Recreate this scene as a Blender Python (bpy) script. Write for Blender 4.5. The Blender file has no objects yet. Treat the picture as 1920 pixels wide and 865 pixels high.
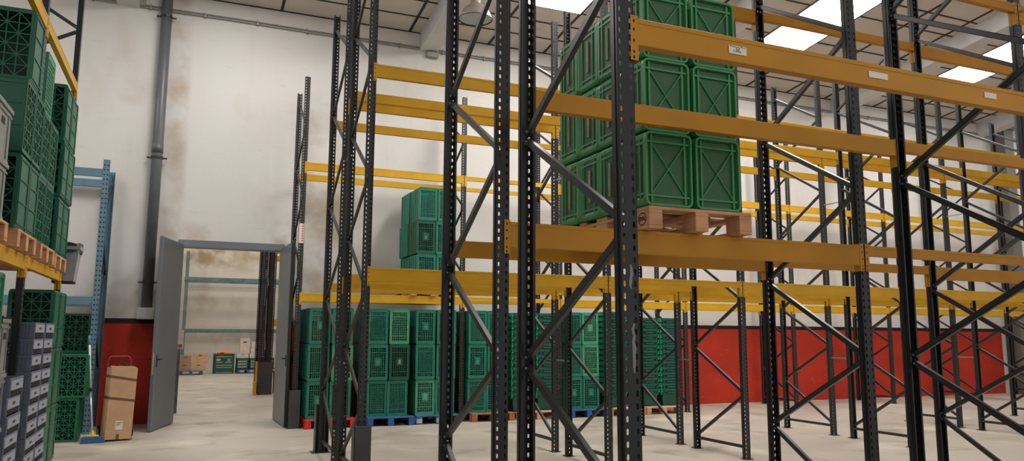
import bpy, bmesh, math, random
from mathutils import Vector, Matrix
random.seed(7)
SC = bpy.context.scene
COL = SC.collection
PI = math.pi

# ------------------------------------------------------------------ materials
def mat(name, col, rough=.5, metal=0., spec=.5, var=.0, vscale=4., bump=0., bscale=40., emit=None):
    m = bpy.data.materials.new(name); m.use_nodes = True
    nt = m.node_tree; b = nt.nodes['Principled BSDF']
    b.inputs['Base Color'].default_value = (*col, 1); b.inputs['Roughness'].default_value = rough
    b.inputs['Metallic'].default_value = metal; b.inputs['Specular IOR Level'].default_value = spec
    if emit:
        b.inputs['Emission Color'].default_value = (*emit[0], 1); b.inputs['Emission Strength'].default_value = emit[1]
    tc = nt.nodes.new('ShaderNodeTexCoord')
    if var:
        n = nt.nodes.new('ShaderNodeTexNoise'); n.inputs['Scale'].default_value = vscale; n.inputs['Detail'].default_value = 5
        nt.links.new(tc.outputs['Object'], n.inputs['Vector'])
        r = nt.nodes.new('ShaderNodeValToRGB')
        r.color_ramp.elements[0].position = .3; r.color_ramp.elements[1].position = .7
        r.color_ramp.elements[0].color = (*[c*(1-var) for c in col], 1)
        r.color_ramp.elements[1].color = (*[min(1, c*(1+var)) for c in col], 1)
        nt.links.new(n.outputs['Fac'], r.inputs['Fac']); nt.links.new(r.outputs['Color'], b.inputs['Base Color'])
    if bump:
        n = nt.nodes.new('ShaderNodeTexNoise'); n.inputs['Scale'].default_value = bscale
        nt.links.new(tc.outputs['Object'], n.inputs['Vector'])
        bp = nt.nodes.new('ShaderNodeBump'); bp.inputs['Strength'].default_value = bump; bp.inputs['Distance'].default_value = .01
        nt.links.new(n.outputs['Fac'], bp.inputs['Height']); nt.links.new(bp.outputs['Normal'], b.inputs['Normal'])
    return m

M = {}
M['steel'] = mat('black_steel', (.0095, .0108, .0135), .34, 0, .42, .25, 3)
M['steelgrey'] = mat('grey_steel', (.019, .020, .0215), .42, 0, .5, .15, 3)
M['brace'] = mat('brace_steel', (.015, .017, .02), .33, .0, .6, .2, 5)
M['bolt'] = mat('zinc', (.45, .45, .44), .35, .8)
M['yellow'] = mat('beam_yellow', (.60, .325, .010), .45, 0, .3, .10, 2.5)
M['orange'] = mat('beam_orange', (.46, .205, .009), .45, 0, .3, .10, 2.5)
M['dark'] = mat('dark_hole', (.008, .006, .004), .8)
M['paper'] = mat('paper', (.72, .66, .58), .7)
M['ink'] = mat('ink', (.16, .13, .13), .7)
M['signred'] = mat('sign_red', (.5, .06, .03), .6)
M['bluesteel'] = mat('blue_steel', (.115, .225, .29), .42, 0, .5, .15, 4)
M['bluepale'] = mat('blue_green_steel', (.10, .165, .17), .5, 0, .5, .35, 5)
M['wood'] = mat('pallet_wood', (.56, .30, .16), .75, 0, .25, .25, 6, .2, 60)
M['woodred'] = mat('reddish_wood', (.36, .13, .065), .75, 0, .25, .25, 6, .2, 60)
M['redpallet'] = mat('red_plastic', (.62, .018, .012), .45)
M['bluepallet'] = mat('blue_paint', (.025, .10, .25), .55, 0, .4, .25, 6)
M['whiteblock'] = mat('worn_white', (.35, .42, .48), .6, 0, .4, .3, 10)
M['green'] = mat('crate_green', (.011, .168, .115), .42, 0, .5, .12, 5)
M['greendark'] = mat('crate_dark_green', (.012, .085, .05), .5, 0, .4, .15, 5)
M['greenlight'] = mat('crate_light_green', (.06, .29, .17), .45, 0, .5, .1, 5)
M['greenbig'] = mat('bulk_green', (.05, .265, .088), .40, 0, .5, .1, 3)
M['greenleft'] = mat('lattice_green', (.006, .115, .06), .42, 0, .5, .12, 5)
M['greenmid'] = mat('lattice_bright', (.008, .17, .085), .42, 0, .5, .12, 5)
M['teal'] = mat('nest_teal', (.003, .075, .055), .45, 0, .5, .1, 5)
M['tealrim_lit'] = mat('nest_rim_lit', (.012, .36, .18), .45, 0, .5, .1, 5)  # brighter green paints in the light caught by the tub side rims
M['brushed'] = mat('bare_metal', (.22, .19, .17), .5, .2)
M['logo'] = mat('logo_white', (.16, .33, .25), .6)
M['strip'] = mat('label_strip', (.30, .30, .17), .6, 0, .4, .25, 12)
M['orangetag'] = mat('orange_tag', (.75, .28, .03), .6)
M['greyblue'] = mat('bin_greyblue', (.13, .155, .21), .5, 0, .5, .12, 6)
M['binlabel'] = mat('bin_label', (.33, .35, .41), .6)
M['greycrate'] = mat('crate_grey', (.23, .23, .22), .5, 0, .5, .12, 6)
M['binwhite'] = mat('bin_grey', (.33, .35, .38), .45, 0, .5, .06, 6)
M['liner'] = mat('black_liner', (.008, .008, .009), .3)
M['card'] = mat('cardboard', (.55, .345, .205), .8, 0, .2, .1, 4)
M['carddark'] = mat('cardboard_worn', (.36, .22, .13), .8, 0, .2, .2, 4)
M['tape'] = mat('brown_tape', (.17, .075, .032), .35)
M['redtube'] = mat('truck_red', (.22, .035, .03), .45)
M['rubber'] = mat('rubber', (.012, .012, .012), .7)
M['door'] = mat('door_grey', (.085, .095, .105), .38, 0, .5, .06, 2)
M['doorlight'] = mat('door_edge_lit_leaf', (.15, .17, .19), .38, 0, .5, .06, 2)
M['pipe'] = mat('pipe_grey', (.10, .105, .115), .4, 0, .5, .12, 2)
M['plaster'] = mat('plaster_block', (.5, .48, .45), .8, 0, .3, .1, 6)
M['alu'] = mat('brushed_alu', (.6, .6, .6), .35, .7)
M['bluebristle'] = mat('bristle_blue', (.03, .09, .2), .8, 0, .2, .2, 40, .4, 200)
M['broomyellow'] = mat('broom_yellow', (.7, .5, .04), .5)
M['tbar'] = mat('ceiling_joint', (.012, .010, .009), .6)
M['ceil'] = mat('ceiling_panel', (.58, .54, .50), .8, 0, .3, .05, 1.2)
M['concrete'] = mat('painted_concrete', (.60, .60, .61), .75, 0, .3, .08, 2)
M['white'] = mat('white_plastic', (.7, .69, .66), .5)
M['whitebox'] = mat('white_carton', (.62, .53, .46), .7, 0, .3, .1, 8)
M['fruit'] = mat('orange_fruit', (.75, .22, .06), .5)
M['printred'] = mat('print_red', (.4, .05, .04), .6)
M['printwhite'] = mat('print_white', (.5, .5, .45), .6)
M['lampout'] = mat('spun_aluminium', (.52, .47, .42), .32, .75)
M['lampin'] = mat('lamp_glass', (.20, .24, .21), .22, .1)
M['cable'] = mat('grey_conduit', (.28, .27, .26), .5)
M['columngrey'] = mat('column_grey', (.16, .15, .135), .6, 0, .4, .15, 2)
M['guard'] = mat('guard_grey', (.05, .055, .06), .45, 0, .4, .2, 4)
M['farfill'] = mat('far_fill_panel', (.8, .8, .8), .6, emit=((1., .965, .90), 5.0))
M['sky'] = mat('skylight_sheet', (.8, .8, .8), .6, emit=((1., .98, .955), 18.0))

def meshmat():
    """moulded green plastic whose fine square perforation is part of the surface"""
    m = bpy.data.materials.new('perforated_green'); m.use_nodes = True
    nt = m.node_tree; b = nt.nodes['Principled BSDF']; b.inputs['Roughness'].default_value = .5
    tc = nt.nodes.new('ShaderNodeTexCoord'); sp = nt.nodes.new('ShaderNodeSeparateXYZ')
    nt.links.new(tc.outputs['Object'], sp.inputs[0])
    outs = []
    for ax in ('X', 'Y', 'Z'):
        a = nt.nodes.new('ShaderNodeMath'); a.operation = 'MULTIPLY'; a.inputs[1].default_value = 2*PI/.0125
        s = nt.nodes.new('ShaderNodeMath'); s.operation = 'SINE'
        nt.links.new(sp.outputs[ax], a.inputs[0]); nt.links.new(a.outputs[0], s.inputs[0])
        g = nt.nodes.new('ShaderNodeMath'); g.operation = 'GREATER_THAN'; g.inputs[1].default_value = -.25
        nt.links.new(s.outputs[0], g.inputs[0]); outs.append(g)
    h = nt.nodes.new('ShaderNodeMath'); h.operation = 'ADD'
    nt.links.new(outs[0].outputs[0], h.inputs[0]); nt.links.new(outs[1].outputs[0], h.inputs[1])
    c = nt.nodes.new('ShaderNodeMath'); c.operation = 'MULTIPLY'
    # hole where Z and (X or Y) both dip
    mn = nt.nodes.new('ShaderNodeMath'); mn.operation = 'MINIMUM'; mn.inputs[1].default_value = 1.
    nt.links.new(h.outputs[0], mn.inputs[0]); nt.links.new(mn.outputs[0], c.inputs[0]); nt.links.new(outs[2].outputs[0], c.inputs[1])
    mx = nt.nodes.new('ShaderNodeMix'); mx.data_type = 'RGBA'
    mx.inputs['A'].default_value = (.038, .15, .052, 1); mx.inputs['B'].default_value = (.010, .042, .016, 1)
    nt.links.new(c.outputs[0], mx.inputs['Factor']); nt.links.new(mx.outputs['Result'], b.inputs['Base Color'])
    return m
M['perf'] = meshmat()

def wallmat(name, band, blobs=(), base=(.65, .63, .605), stain=(.46, .38, .28), amount=.3):
    m = bpy.data.materials.new(name); m.use_nodes = True
    nt = m.node_tree; b = nt.nodes['Principled BSDF']; b.inputs['Roughness'].default_value = .75
    b.inputs['Specular IOR Level'].default_value = .25
    tc = nt.nodes.new('ShaderNodeTexCoord')
    def noise(scale, det, lo, hi, stretch=(1, 1, 1)):
        mp = nt.nodes.new('ShaderNodeMapping'); mp.inputs['Scale'].default_value = stretch
        nt.links.new(tc.outputs['Object'], mp.inputs['Vector'])
        n = nt.nodes.new('ShaderNodeTexNoise'); n.inputs['Scale'].default_value = scale; n.inputs['Detail'].default_value = det
        nt.links.new(mp.outputs[0], n.inputs['Vector'])
        r = nt.nodes.new('ShaderNodeMapRange'); r.inputs['From Min'].default_value = lo; r.inputs['From Max'].default_value = hi
        nt.links.new(n.outputs['Fac'], r.inputs['Value']); return r.outputs['Result']
    def mix(fac, a, bcol, k=None):
        if k is not None:
            mu = nt.nodes.new('ShaderNodeMath'); mu.operation = 'MULTIPLY'; mu.inputs[1].default_value = k
            nt.links.new(fac, mu.inputs[0]); fac = mu.outputs[0]
        mx = nt.nodes.new('ShaderNodeMix'); mx.data_type = 'RGBA'
        nt.links.new(fac, mx.inputs['Factor'])
        for s, v in (('A', a), ('B', bcol)):
            if isinstance(v, tuple): mx.inputs[s].default_value = (*v, 1)
            else: nt.links.new(v, mx.inputs[s])
        return mx.outputs['Result']
    c = mix(noise(.35, 6, .48, .75), base, stain, amount*.5)
    c = mix(noise(1.3, 8, .56, .78, (1, 1, .6)), c, stain, amount)
    c = mix(noise(7, 6, .62, .72, (.35, 1, 1.6)), c, (.3, .26, .21), amount*.35)
    c = mix(noise(.9, 5, .55, .7, (3., 1, .15)), c, (.42, .36, .29), amount*.3)
    if blobs:
        sep = nt.nodes.new('ShaderNodeSeparateXYZ'); nt.links.new(tc.outputs['Object'], sep.inputs[0])
        def blob(cx, cz, rx, rz):
            def sq(ax, c0, r0_):
                a = nt.nodes.new('ShaderNodeMath'); a.operation = 'SUBTRACT'; a.inputs[1].default_value = c0; nt.links.new(sep.outputs[ax], a.inputs[0])
                d = nt.nodes.new('ShaderNodeMath'); d.operation = 'DIVIDE'; d.inputs[1].default_value = r0_; nt.links.new(a.outputs[0], d.inputs[0])
                q = nt.nodes.new('ShaderNodeMath'); q.operation = 'MULTIPLY'; nt.links.new(d.outputs[0], q.inputs[0]); nt.links.new(d.outputs[0], q.inputs[1]); return q.outputs[0]
            ad = nt.nodes.new('ShaderNodeMath'); ad.operation = 'ADD'; nt.links.new(sq('X', cx, rx), ad.inputs[0]); nt.links.new(sq('Z', cz, rz), ad.inputs[1])
            mr = nt.nodes.new('ShaderNodeMapRange'); mr.interpolation_type = 'SMOOTHSTEP'; mr.inputs['From Min'].default_value = 1.; mr.inputs['From Max'].default_value = 0.
            nt.links.new(ad.outputs[0], mr.inputs['Value'])
            mu = nt.nodes.new('ShaderNodeMath'); mu.operation = 'MULTIPLY'; nt.links.new(mr.outputs['Result'], mu.inputs[0]); nt.links.new(noise(1.7, 7, .38, .62), mu.inputs[1]); return mu.outputs[0]
        for (cx, cz_, rx, rz, colr, kk) in blobs: c = mix(blob(cx, cz_, rx, rz), c, colr, kk)
    if band:
        sp = nt.nodes.new('ShaderNodeSeparateXYZ'); nt.links.new(tc.outputs['Object'], sp.inputs[0])
        def less(ax, v, op='LESS_THAN'):
            g = nt.nodes.new('ShaderNodeMath'); g.operation = op; g.inputs[1].default_value = v
            nt.links.new(sp.outputs[ax], g.inputs[0]); return g.outputs[0]
        def mul(a, bb):
            g = nt.nodes.new('ShaderNodeMath'); g.operation = 'MULTIPLY'; nt.links.new(a, g.inputs[0]); nt.links.new(bb, g.inputs[1]); return g.outputs[0]
        red = mix(noise(2.2, 6, .35, .75, (.6, 1, 1.)), (.50, .038, .017), (.38, .027, .014))
        red = mix(noise(14, 4, .66, .74, (.5, 1, 1.)), red, (.55, .12, .07), .5)
        xm = less('X', 20.75)
        c = mix(mul(less('Z', 1.745), xm), c, (.02, .014, .013))
        c = mix(mul(less('Z', 1.66), xm), c, red)
    nt.links.new(c, b.inputs['Base Color'])
    n = nt.nodes.new('ShaderNodeTexNoise'); n.inputs['Scale'].default_value = 9; n.inputs['Detail'].default_value = 6
    nt.links.new(tc.outputs['Object'], n.inputs['Vector'])
    bp = nt.nodes.new('ShaderNodeBump'); bp.inputs['Strength'].default_value = .12; bp.inputs['Distance'].default_value = .02
    nt.links.new(n.outputs['Fac'], bp.inputs['Height']); nt.links.new(bp.outputs['Normal'], b.inputs['Normal'])
    return m
M['wall'] = wallmat('stained_white_wall', True, [(-.38, 5., .26, 5., (.40, .31, .20), .75), (2.3, 3.6, .9, 1.9, (.38, .30, .19), .75), (2., 5.2, .6, 1., (.42, .35, .24), .6),
    (2.6, 2.3, 2.2, .9, (.36, .30, .22), .6), (-1., 5.7, .5, .35, (.5, .44, .36), .5), (-1., 2., 1.3, .7, (.40, .36, .30), .7), (1.5, 3.15, .35, .5, (.33, .17, .07), .8), (0., 3.2, .5, .3, (.38, .22, .11), .6)])
M['wallfar'] = wallmat('stained_far_wall', False, [(.6, 4.7, 1.3, 1.0, (.26, .18, .10), .9), (1.9, 4.6, 1.5, .8, (.36, .27, .17), .8), (.5, 2.7, .8, .5, (.33, .26, .18), .7), (2.2, 1.4, 2.6, .5, (.38, .30, .22), .6)], (.60, .56, .49), (.40, .32, .22), .7)

def floormat():
    m = bpy.data.materials.new('worn_concrete_floor'); m.use_nodes = True
    nt = m.node_tree; b = nt.nodes['Principled BSDF']
    tc = nt.nodes.new('ShaderNodeTexCoord')
    def noise(scale, det, lo, hi):
        n = nt.nodes.new('ShaderNodeTexNoise'); n.inputs['Scale'].default_value = scale; n.inputs['Detail'].default_value = det
        nt.links.new(tc.outputs['Object'], n.inputs['Vector'])
        r = nt.nodes.new('ShaderNodeMapRange'); r.inputs['From Min'].default_value = lo; r.inputs['From Max'].default_value = hi
        nt.links.new(n.outputs['Fac'], r.inputs['Value']); return r.outputs['Result']
    def mix(f, a, c, k=1.):
        mu = nt.nodes.new('ShaderNodeMath'); mu.operation = 'MULTIPLY'; mu.inputs[1].default_value = k; nt.links.new(f, mu.inputs[0]); f = mu.outputs[0]
        mx = nt.nodes.new('ShaderNodeMix'); mx.data_type = 'RGBA'; nt.links.new(f, mx.inputs['Factor'])
        for s, v in (('A', a), ('B', c)):
            if isinstance(v, tuple): mx.inputs[s].default_value = (*v, 1)
            else: nt.links.new(v, mx.inputs[s])
        return mx.outputs['Result']
    c = mix(noise(.55, 6, .35, .68), (.35, .305, .255), (.45, .40, .33))
    c = mix(noise(1.1, 7, .55, .68), c, (.27, .225, .175))
    c = mix(noise(.8, 6, .56, .66), c, (.56, .50, .40), .8)
    c = mix(noise(25, 3, .66, .8), c, (.3, .26, .21))
    nt.links.new(c, b.inputs['Base Color'])
    r = nt.nodes.new('ShaderNodeMapRange'); r.inputs['To Min'].default_value = .38; r.inputs['To Max'].default_value = .62
    nt.links.new(noise(1.1, 5, .3, .7), r.inputs['Value']); nt.links.new(r.outputs['Result'], b.inputs['Roughness'])
    b.inputs['Specular IOR Level'].default_value = .4
    return m
M['floor'] = floormat()

# ------------------------------------------------------------------ mesh builder
class MB:
    def __init__(s): s.bm = bmesh.new(); s.mats = []; s.cur = 0
    def m(s, name):
        if name not in s.mats: s.mats.append(name)
        s.cur = s.mats.index(name); return s
    def _f(s, vs):
        try: f = s.bm.faces.new(vs); f.material_index = s.cur; return f
        except ValueError: return None
    def poly(s, pts): return s._f([s.bm.verts.new(p) for p in pts])
    def box(s, x0, x1, y0, y1, z0, z1, mx=None):
        P = [Vector((x, y, z)) for z in (z0, z1) for y in (y0, y1) for x in (x0, x1)]
        if mx is not None: P = [mx @ p for p in P]
        v = [s.bm.verts.new(p) for p in P]
        for q in ((0, 2, 3, 1), (4, 5, 7, 6), (0, 1, 5, 4), (2, 6, 7, 3), (0, 4, 6, 2), (1, 3, 7, 5)): s._f([v[i] for i in q])
        return s
    def bar(s, p, q, w, d, up=(1, 0, 0)):
        """box beam from p to q; w across (perp. to up), d along up"""
        p = Vector(p); q = Vector(q); a = q-p; L = a.length; a.normalize(); u = Vector(up)
        u = (u-a*a.dot(u)).normalized(); t = a.cross(u)
        mx = Matrix((t, u, a)).transposed().to_4x4(); mx.translation = p
        return s.box(-w/2, w/2, -d/2, d/2, 0, L, mx)
    def tube(s, pts, r, n=8, caps=True):
        pts = [Vector(p) for p in pts]; rings = []; pu = None
        for i, p in enumerate(pts):
            a = (pts[min(i+1, len(pts)-1)]-pts[max(i-1, 0)]).normalized()
            u = Vector((0, 0, 1)) if pu is None and abs(a.z) < .9 else (Vector((1, 0, 0)) if pu is None else pu)
            u = (u-a*a.dot(u)).normalized(); pu = u; t = a.cross(u)
            rr = r[i] if isinstance(r, (list, tuple)) else r
            rings.append([s.bm.verts.new(p+(u*math.cos(2*PI*k/n)+t*math.sin(2*PI*k/n))*rr) for k in range(n)])
        for A, B in zip(rings, rings[1:]):
            for k in range(n): s._f([A[k], A[(k+1) % n], B[(k+1) % n], B[k]])
        if caps: s._f(rings[0][::-1]); s._f(rings[-1])
        return s
    def lathe(s, prof, n=32, c=(0, 0, 0)):
        rings = [[s.bm.verts.new((c[0]+r*math.cos(2*PI*k/n), c[1]+r*math.sin(2*PI*k/n), c[2]+z)) for k in range(n)] for r, z in prof]
        for A, B in zip(rings, rings[1:]):
            for k in range(n): s._f([A[k], A[(k+1) % n], B[(k+1) % n], B[k]])
        return s
    def disc(s, r, z, n=32, c=(0, 0, 0)):
        return s._f([s.bm.verts.new((c[0]+r*math.cos(2*PI*k/n), c[1]+r*math.sin(2*PI*k/n), c[2]+z)) for k in range(n)])
    def rrloop(s, w, h, r, y, n=4, inset=0, sx=1.):
        """rounded rectangle in XZ centred on x=0, z from 0 to h"""
        pts = []
        w2 = w/2-inset; z0 = inset; z1 = h-inset; r = max(r-inset, .002)
        for cx, cz, a0 in ((w2-r, z1-r, 0), (-w2+r, z1-r, 90), (-w2+r, z0+r, 180), (w2-r, z0+r, 270)):
            for k in range(n+1):
                a = math.radians(a0+90*k/n); pts.append((cx+r*math.cos(a), y, cz+r*math.sin(a)))
        return [s.bm.verts.new(p) for p in pts]
    def loft(s, A, B):
        for k in range(len(A)): s._f([A[k], A[(k+1) % len(A)], B[(k+1) % len(B)], B[k]])
        return s
    def rrshell(s, w, h, r, y0, y1, t=.008, flange=.0, front=False):
        """open rounded box shell along Y, wall thickness t; front=True closes y0"""
        oa = s.rrloop(w, h, r, y0); ob = s.rrloop(w, h, r, y1)
        ia = s.rrloop(w, h, r, y0, inset=t); ib = s.rrloop(w, h, r, y1, inset=t)
        s.loft(oa, ob); s.loft(ib, ia); s.loft(ia, oa); s.loft(ob, ib)
        if front: s._f(s.rrloop(w, h, r, y0+.002, inset=t*.5))
        return s
    def mesh(s, name, bevel=0., smooth=False):
        if bevel:
            bmesh.ops.bevel(s.bm, geom=list(s.bm.edges), offset=bevel, segments=1, affect='EDGES', clamp_overlap=True)
        bmesh.ops.recalc_face_normals(s.bm, faces=s.bm.faces)
        me = bpy.data.meshes.new(name); s.bm.to_mesh(me); s.bm.free()
        for n in s.mats: me.materials.append(M[n])
        if smooth:
            for p in me.polygons: p.use_smooth = True
        return me

def link(name, me, parent=None, loc=None, rot=None):
    o = bpy.data.objects.new(name, me); COL.objects.link(o)
    if parent is not None: o.parent = parent
    if loc is not None: o.location = loc
    if rot is not None: o.rotation_euler = rot
    return o
def tag(o, label, cat, group=None, kind=None):
    if label: o['label'] = label
    if cat: o['category'] = cat
    if group: o['group'] = group
    if kind: o['kind'] = kind
    return o
def empty(name, loc, label, cat, group=None, rz=0., ry=0.):
    o = bpy.data.objects.new(name, None); COL.objects.link(o); o.location = loc; o.rotation_euler = (0, ry, rz)
    o.empty_display_size = .1
    return tag(o, label, cat, group)
def struct(name, me, parent=None, loc=None):
    o = link(name, me, parent, loc)
    if parent is None: o['kind'] = 'structure'
    return o
ORD = ['zero', 'first', 'second', 'third', 'fourth', 'fifth', 'sixth', 'seventh', 'eighth', 'ninth', 'tenth', 'eleventh', 'twelfth', 'thirteenth', 'fourteenth', 'fifteenth', 'sixteenth']

# ------------------------------------------------------------------ camera (pose solved from the rack grid)
yaw, pitch, roll, F, HC = math.radians(22.8518), math.radians(7.7452), math.radians(.3274), 1435.7361, 1.5118
r0 = Vector((math.cos(yaw), -math.sin(yaw), 0))
fw = Vector((math.sin(yaw)*math.cos(pitch), math.cos(yaw)*math.cos(pitch), math.sin(pitch)))
u0 = r0.cross(fw)
cr, sr = math.cos(roll), math.sin(roll)
R = r0*cr+u0*sr; U = u0*cr-r0*sr
cam = bpy.data.cameras.new('camera'); co = bpy.data.objects.new('camera', cam); COL.objects.link(co)
mw = Matrix((R, U, -fw)).transposed().to_4x4(); mw.translation = (0, 0, HC); co.matrix_world = mw
cam.sensor_width = 36.; cam.sensor_fit = 'HORIZONTAL'; cam.lens = F*36/1920; cam.clip_start = .05; cam.clip_end = 200
SC.camera = co

# ------------------------------------------------------------------ room
WALL = 14.3956
def ceil_z(y): return 7.55+.12*(14.4-y)
b = MB().m('floor'); b.box(-6.5, 26, -3, 34, -.1, 0); struct('floor', b.mesh('floor'))
DX0, DX1, DZ = -.205, 1.575, 3.045
b = MB().m('wall')
b.box(-6.5, DX0, WALL, WALL+.25, 0, 8); b.box(DX1, 26, WALL, WALL+.25, 0, 8); b.box(DX0, DX1, WALL, WALL+.25, DZ, 8)
struct('wall_back', b.mesh('wall_back'))
b = MB().m('plaster'); b.box(-6.7, -6.5, -3, 14.6, 0, 9.8); struct('wall_left', b.mesh('wall_left'))
b = MB().m('plaster'); b.box(26, 26.2, -3, 14.6, 0, 9.8); struct('wall_right', b.mesh('wall_right'))
# ceiling slab following the roof slope
def slab(bm, x0, x1, y0, y1, t, off=0.):
    P = [(x, y, ceil_z(y)+o+off) for o in (0, t) for y in (y0, y1) for x in (x0, x1)]
    v = [bm.bm.verts.new(p) for p in P]
    for q in ((0, 2, 3, 1), (4, 5, 7, 6), (0, 1, 5, 4), (2, 6, 7, 3), (0, 4, 6, 2), (1, 3, 7, 5)): bm._f([v[i] for i in q])
b = MB().m('ceil'); slab(b, -6.5, 26, 0, WALL, .12); struct('ceiling', b.mesh('ceiling'))
RAFT = [4.2+5.45*k for k in range(-2, 5)]
b = MB().m('tbar')
ys = [14.385, 13.78, 13.2, 12.66]+[12.66-.58*k for k in range(1, 14)]
for i, y in enumerate(ys): slab(b, -6.5, 26, y-.015, y+.015, .012, -.013)
struct('trim_1', b.mesh('trim_1'))
b = MB().m('tbar')
for rx in RAFT:
    for off in (1.3, 2.57, 3.82, 5.05):
        slab(b, rx+off-.025, rx+off+.025, 3, WALL, .014, -.0145)
struct('trim_2', b.mesh('trim_2'))
n = 0
for rx, ynear in zip(RAFT, (10.5, 10.5, 4.5, 8., 10., 11., 11.)):  # unseen outer strips repeat the skylights, added to even the light
    n += 1
    b = MB().m('sky'); slab(b, rx+1.33, rx+2.54, ynear, 12.64, .006, -.022)
    struct('window_and_fill_%d' % n, b.mesh('window_and_fill'))
b = MB().m('concrete')
for k, rx in enumerate(RAFT):
    P = [(x, y, ceil_z(y)+o) for o in (-.37, .05) for y in (0, WALL+.01) for x in (rx-.18, rx+.18)]
    v = [b.bm.verts.new(p) for p in P]
    for q in ((0, 2, 3, 1), (4, 5, 7, 6), (0, 1, 5, 4), (2, 6, 7, 3), (0, 4, 6, 2), (1, 3, 7, 5)): b._f([v[i] for i in q])
    o = struct('ceiling_beam_%d' % (k+1), b.mesh('ceiling_beam')); b = MB().m('concrete')
# column at the right end of the wall
b = MB().m('columngrey'); b.box(20.95, 21.32, 14.0, 14.39, 0, 7.5, None); b.box(20.88, 21.39, 13.94, 14.392, 7.35, 7.5)
struct('trim_3', b.mesh('trim_3'))
# conduit along the wall with its clips and boxes
b = MB().m('cable')
def cz(x): return 7.215+.004*math.sin(x*2.3)
b.tube([(x*.5, WALL-.03, cz(x*.5)-.012) for x in range(-12, 51)], .016, 6)
b.tube([(x*.5, WALL-.03, cz(x*.5)+.03) for x in range(-12, 51)], .011, 6)
for x in range(-5, 25): b.box(x*.9-.012, x*.9+.012, WALL-.055, WALL-.002, cz(x*.9)-.045, cz(x*.9)+.05)
o = tag(link('conduit_run', b.mesh('conduit_run')), 'pair of thin grey conduits clipped along the upper back wall', 'conduit')
b = MB().m('cable'); b.box(-1.18, -.98, WALL-.12, WALL-.001, 7.20, 7.42)
tag(link('junction_box', b.mesh('junction_box', .006)), 'grey junction box high on the wall left of the downpipe', 'box')
b = MB().m('cable'); b.box(4.15, 4.40, WALL-.10, WALL-.001, 7.06, 7.165)
tag(link('junction_box', b.mesh('junction_box', .006)), 'small grey box on the conduits below the concrete ceiling beam', 'box')
b = MB().m('white'); b.tube([(-3.0, WALL-.10, 7.45), (-2., WALL-.10, 7.44), (-1.36, WALL-.10, 7.34), (-1.24, WALL-.13, 7.43), (-1.18, WALL-.12, 7.50)], .02, 6)
tag(link('white_cable', b.mesh('white_cable')), 'loose white cable hanging above the wall at upper left', 'cable')
b = MB().m('alu'); b.box(-3.4, -1.45, WALL-.16, WALL-.001, 7.36, 7.42); b.box(-3.4, -1.45, WALL-.16, WALL-.15, 7.42, 7.47)
tag(link('cable_tray', b.mesh('cable_tray')), 'narrow metal cable tray on the wall at upper left', 'tray')
# downpipe
t = empty('downpipe', (-.632, 14.29, 0), 'dark grey round downpipe running down the wall left of the doorway', 'pipe')
b = MB().m('pipe'); b.tube([(0, 0, 1.90), (0, 0, 4.7), (0, 0, 4.74), (0, 0, 8.)], [.088]*4, 20); link('tube', b.mesh('tube', 0, True), t)
b = MB().m('pipe'); b.tube([(0, 0, 4.58), (0, 0, 4.75)], .093, 20); link('socket', b.mesh('socket', 0, True), t)
for z in (4.5, 7.05, 2.35):
    b = MB().m('steelgrey'); b.tube([(0, 0, z-.02), (0, 0, z+.02)], .098, 20); b.box(-.16, .16, .0, .03, z-.012, z+.012); link('pipe_clip', b.mesh('pipe_clip'), t)
b = MB().m('plaster'); b.box(-.14, .13, -.12, .125, 1.73, 1.92); link('pipe_shoe', b.mesh('pipe_shoe', .008), t)

# ------------------------------------------------------------------ doors
b = MB().m('doorlight')
y0 = WALL-.035
b.box(DX0-.0, DX0+.055, y0, WALL+.25, 0, DZ); b.box(DX1-.055, DX1, y0, WALL+.25, 0, DZ); b.box(DX0, DX1, y0, WALL+.25, DZ-.055, DZ+.07)
struct('trim_4', b.mesh('trim_4', .004))
def leaf(name, hx, hy, fx, fy, side):
    dx, dy = fx-hx, fy-hy; L = math.hypot(dx, dy)
    b = MB().m('door' if side < 0 else 'doorlight'); b.box(0, L, -.024, .024, .012, 3.02)  # second leaf's face painted lighter for the light it faces
    b.m('doorlight' if side < 0 else 'steelgrey'); b.box(L-.03, L+.004, -.027, .027, .012, 3.02)
    o = struct(name, b.mesh(name, .003)); o.location = (hx, hy, 0); o.rotation_euler = (0, 0, math.atan2(dy, dx))
    for s in ((-1, 1) if side < 0 else (-1,)):
        h = MB().m('rubber'); h.box(L-.10, L-.055, s*.024, s*.030, .98, 1.16); h.tube([(L-.078, s*.03, 1.1), (L-.078, s*.07, 1.1), (L-.20, s*.07, 1.1)], .011, 8)
        link('door_handle', h.mesh('door_handle'), o)
    h = MB().m('alu' if side < 0 else 'steelgrey'); h.box(L-.02, L+.007, -.013, .013, .86, 1.2); link('lock_plate', h.mesh('lock_plate'), o)
    for z in (.3, 1.5, 2.75):
        h = MB().m('steelgrey'); h.tube([(0, side*.03, z-.07), (0, side*.03, z+.07)], .014, 8); link('hinge', h.mesh('hinge'), o)
    return o
leaf('door_1', -.135, 14.33, -.435, 13.17, -1)
leaf('door_2', 1.52, 14.33, 1.567, 13.11, 1)

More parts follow.
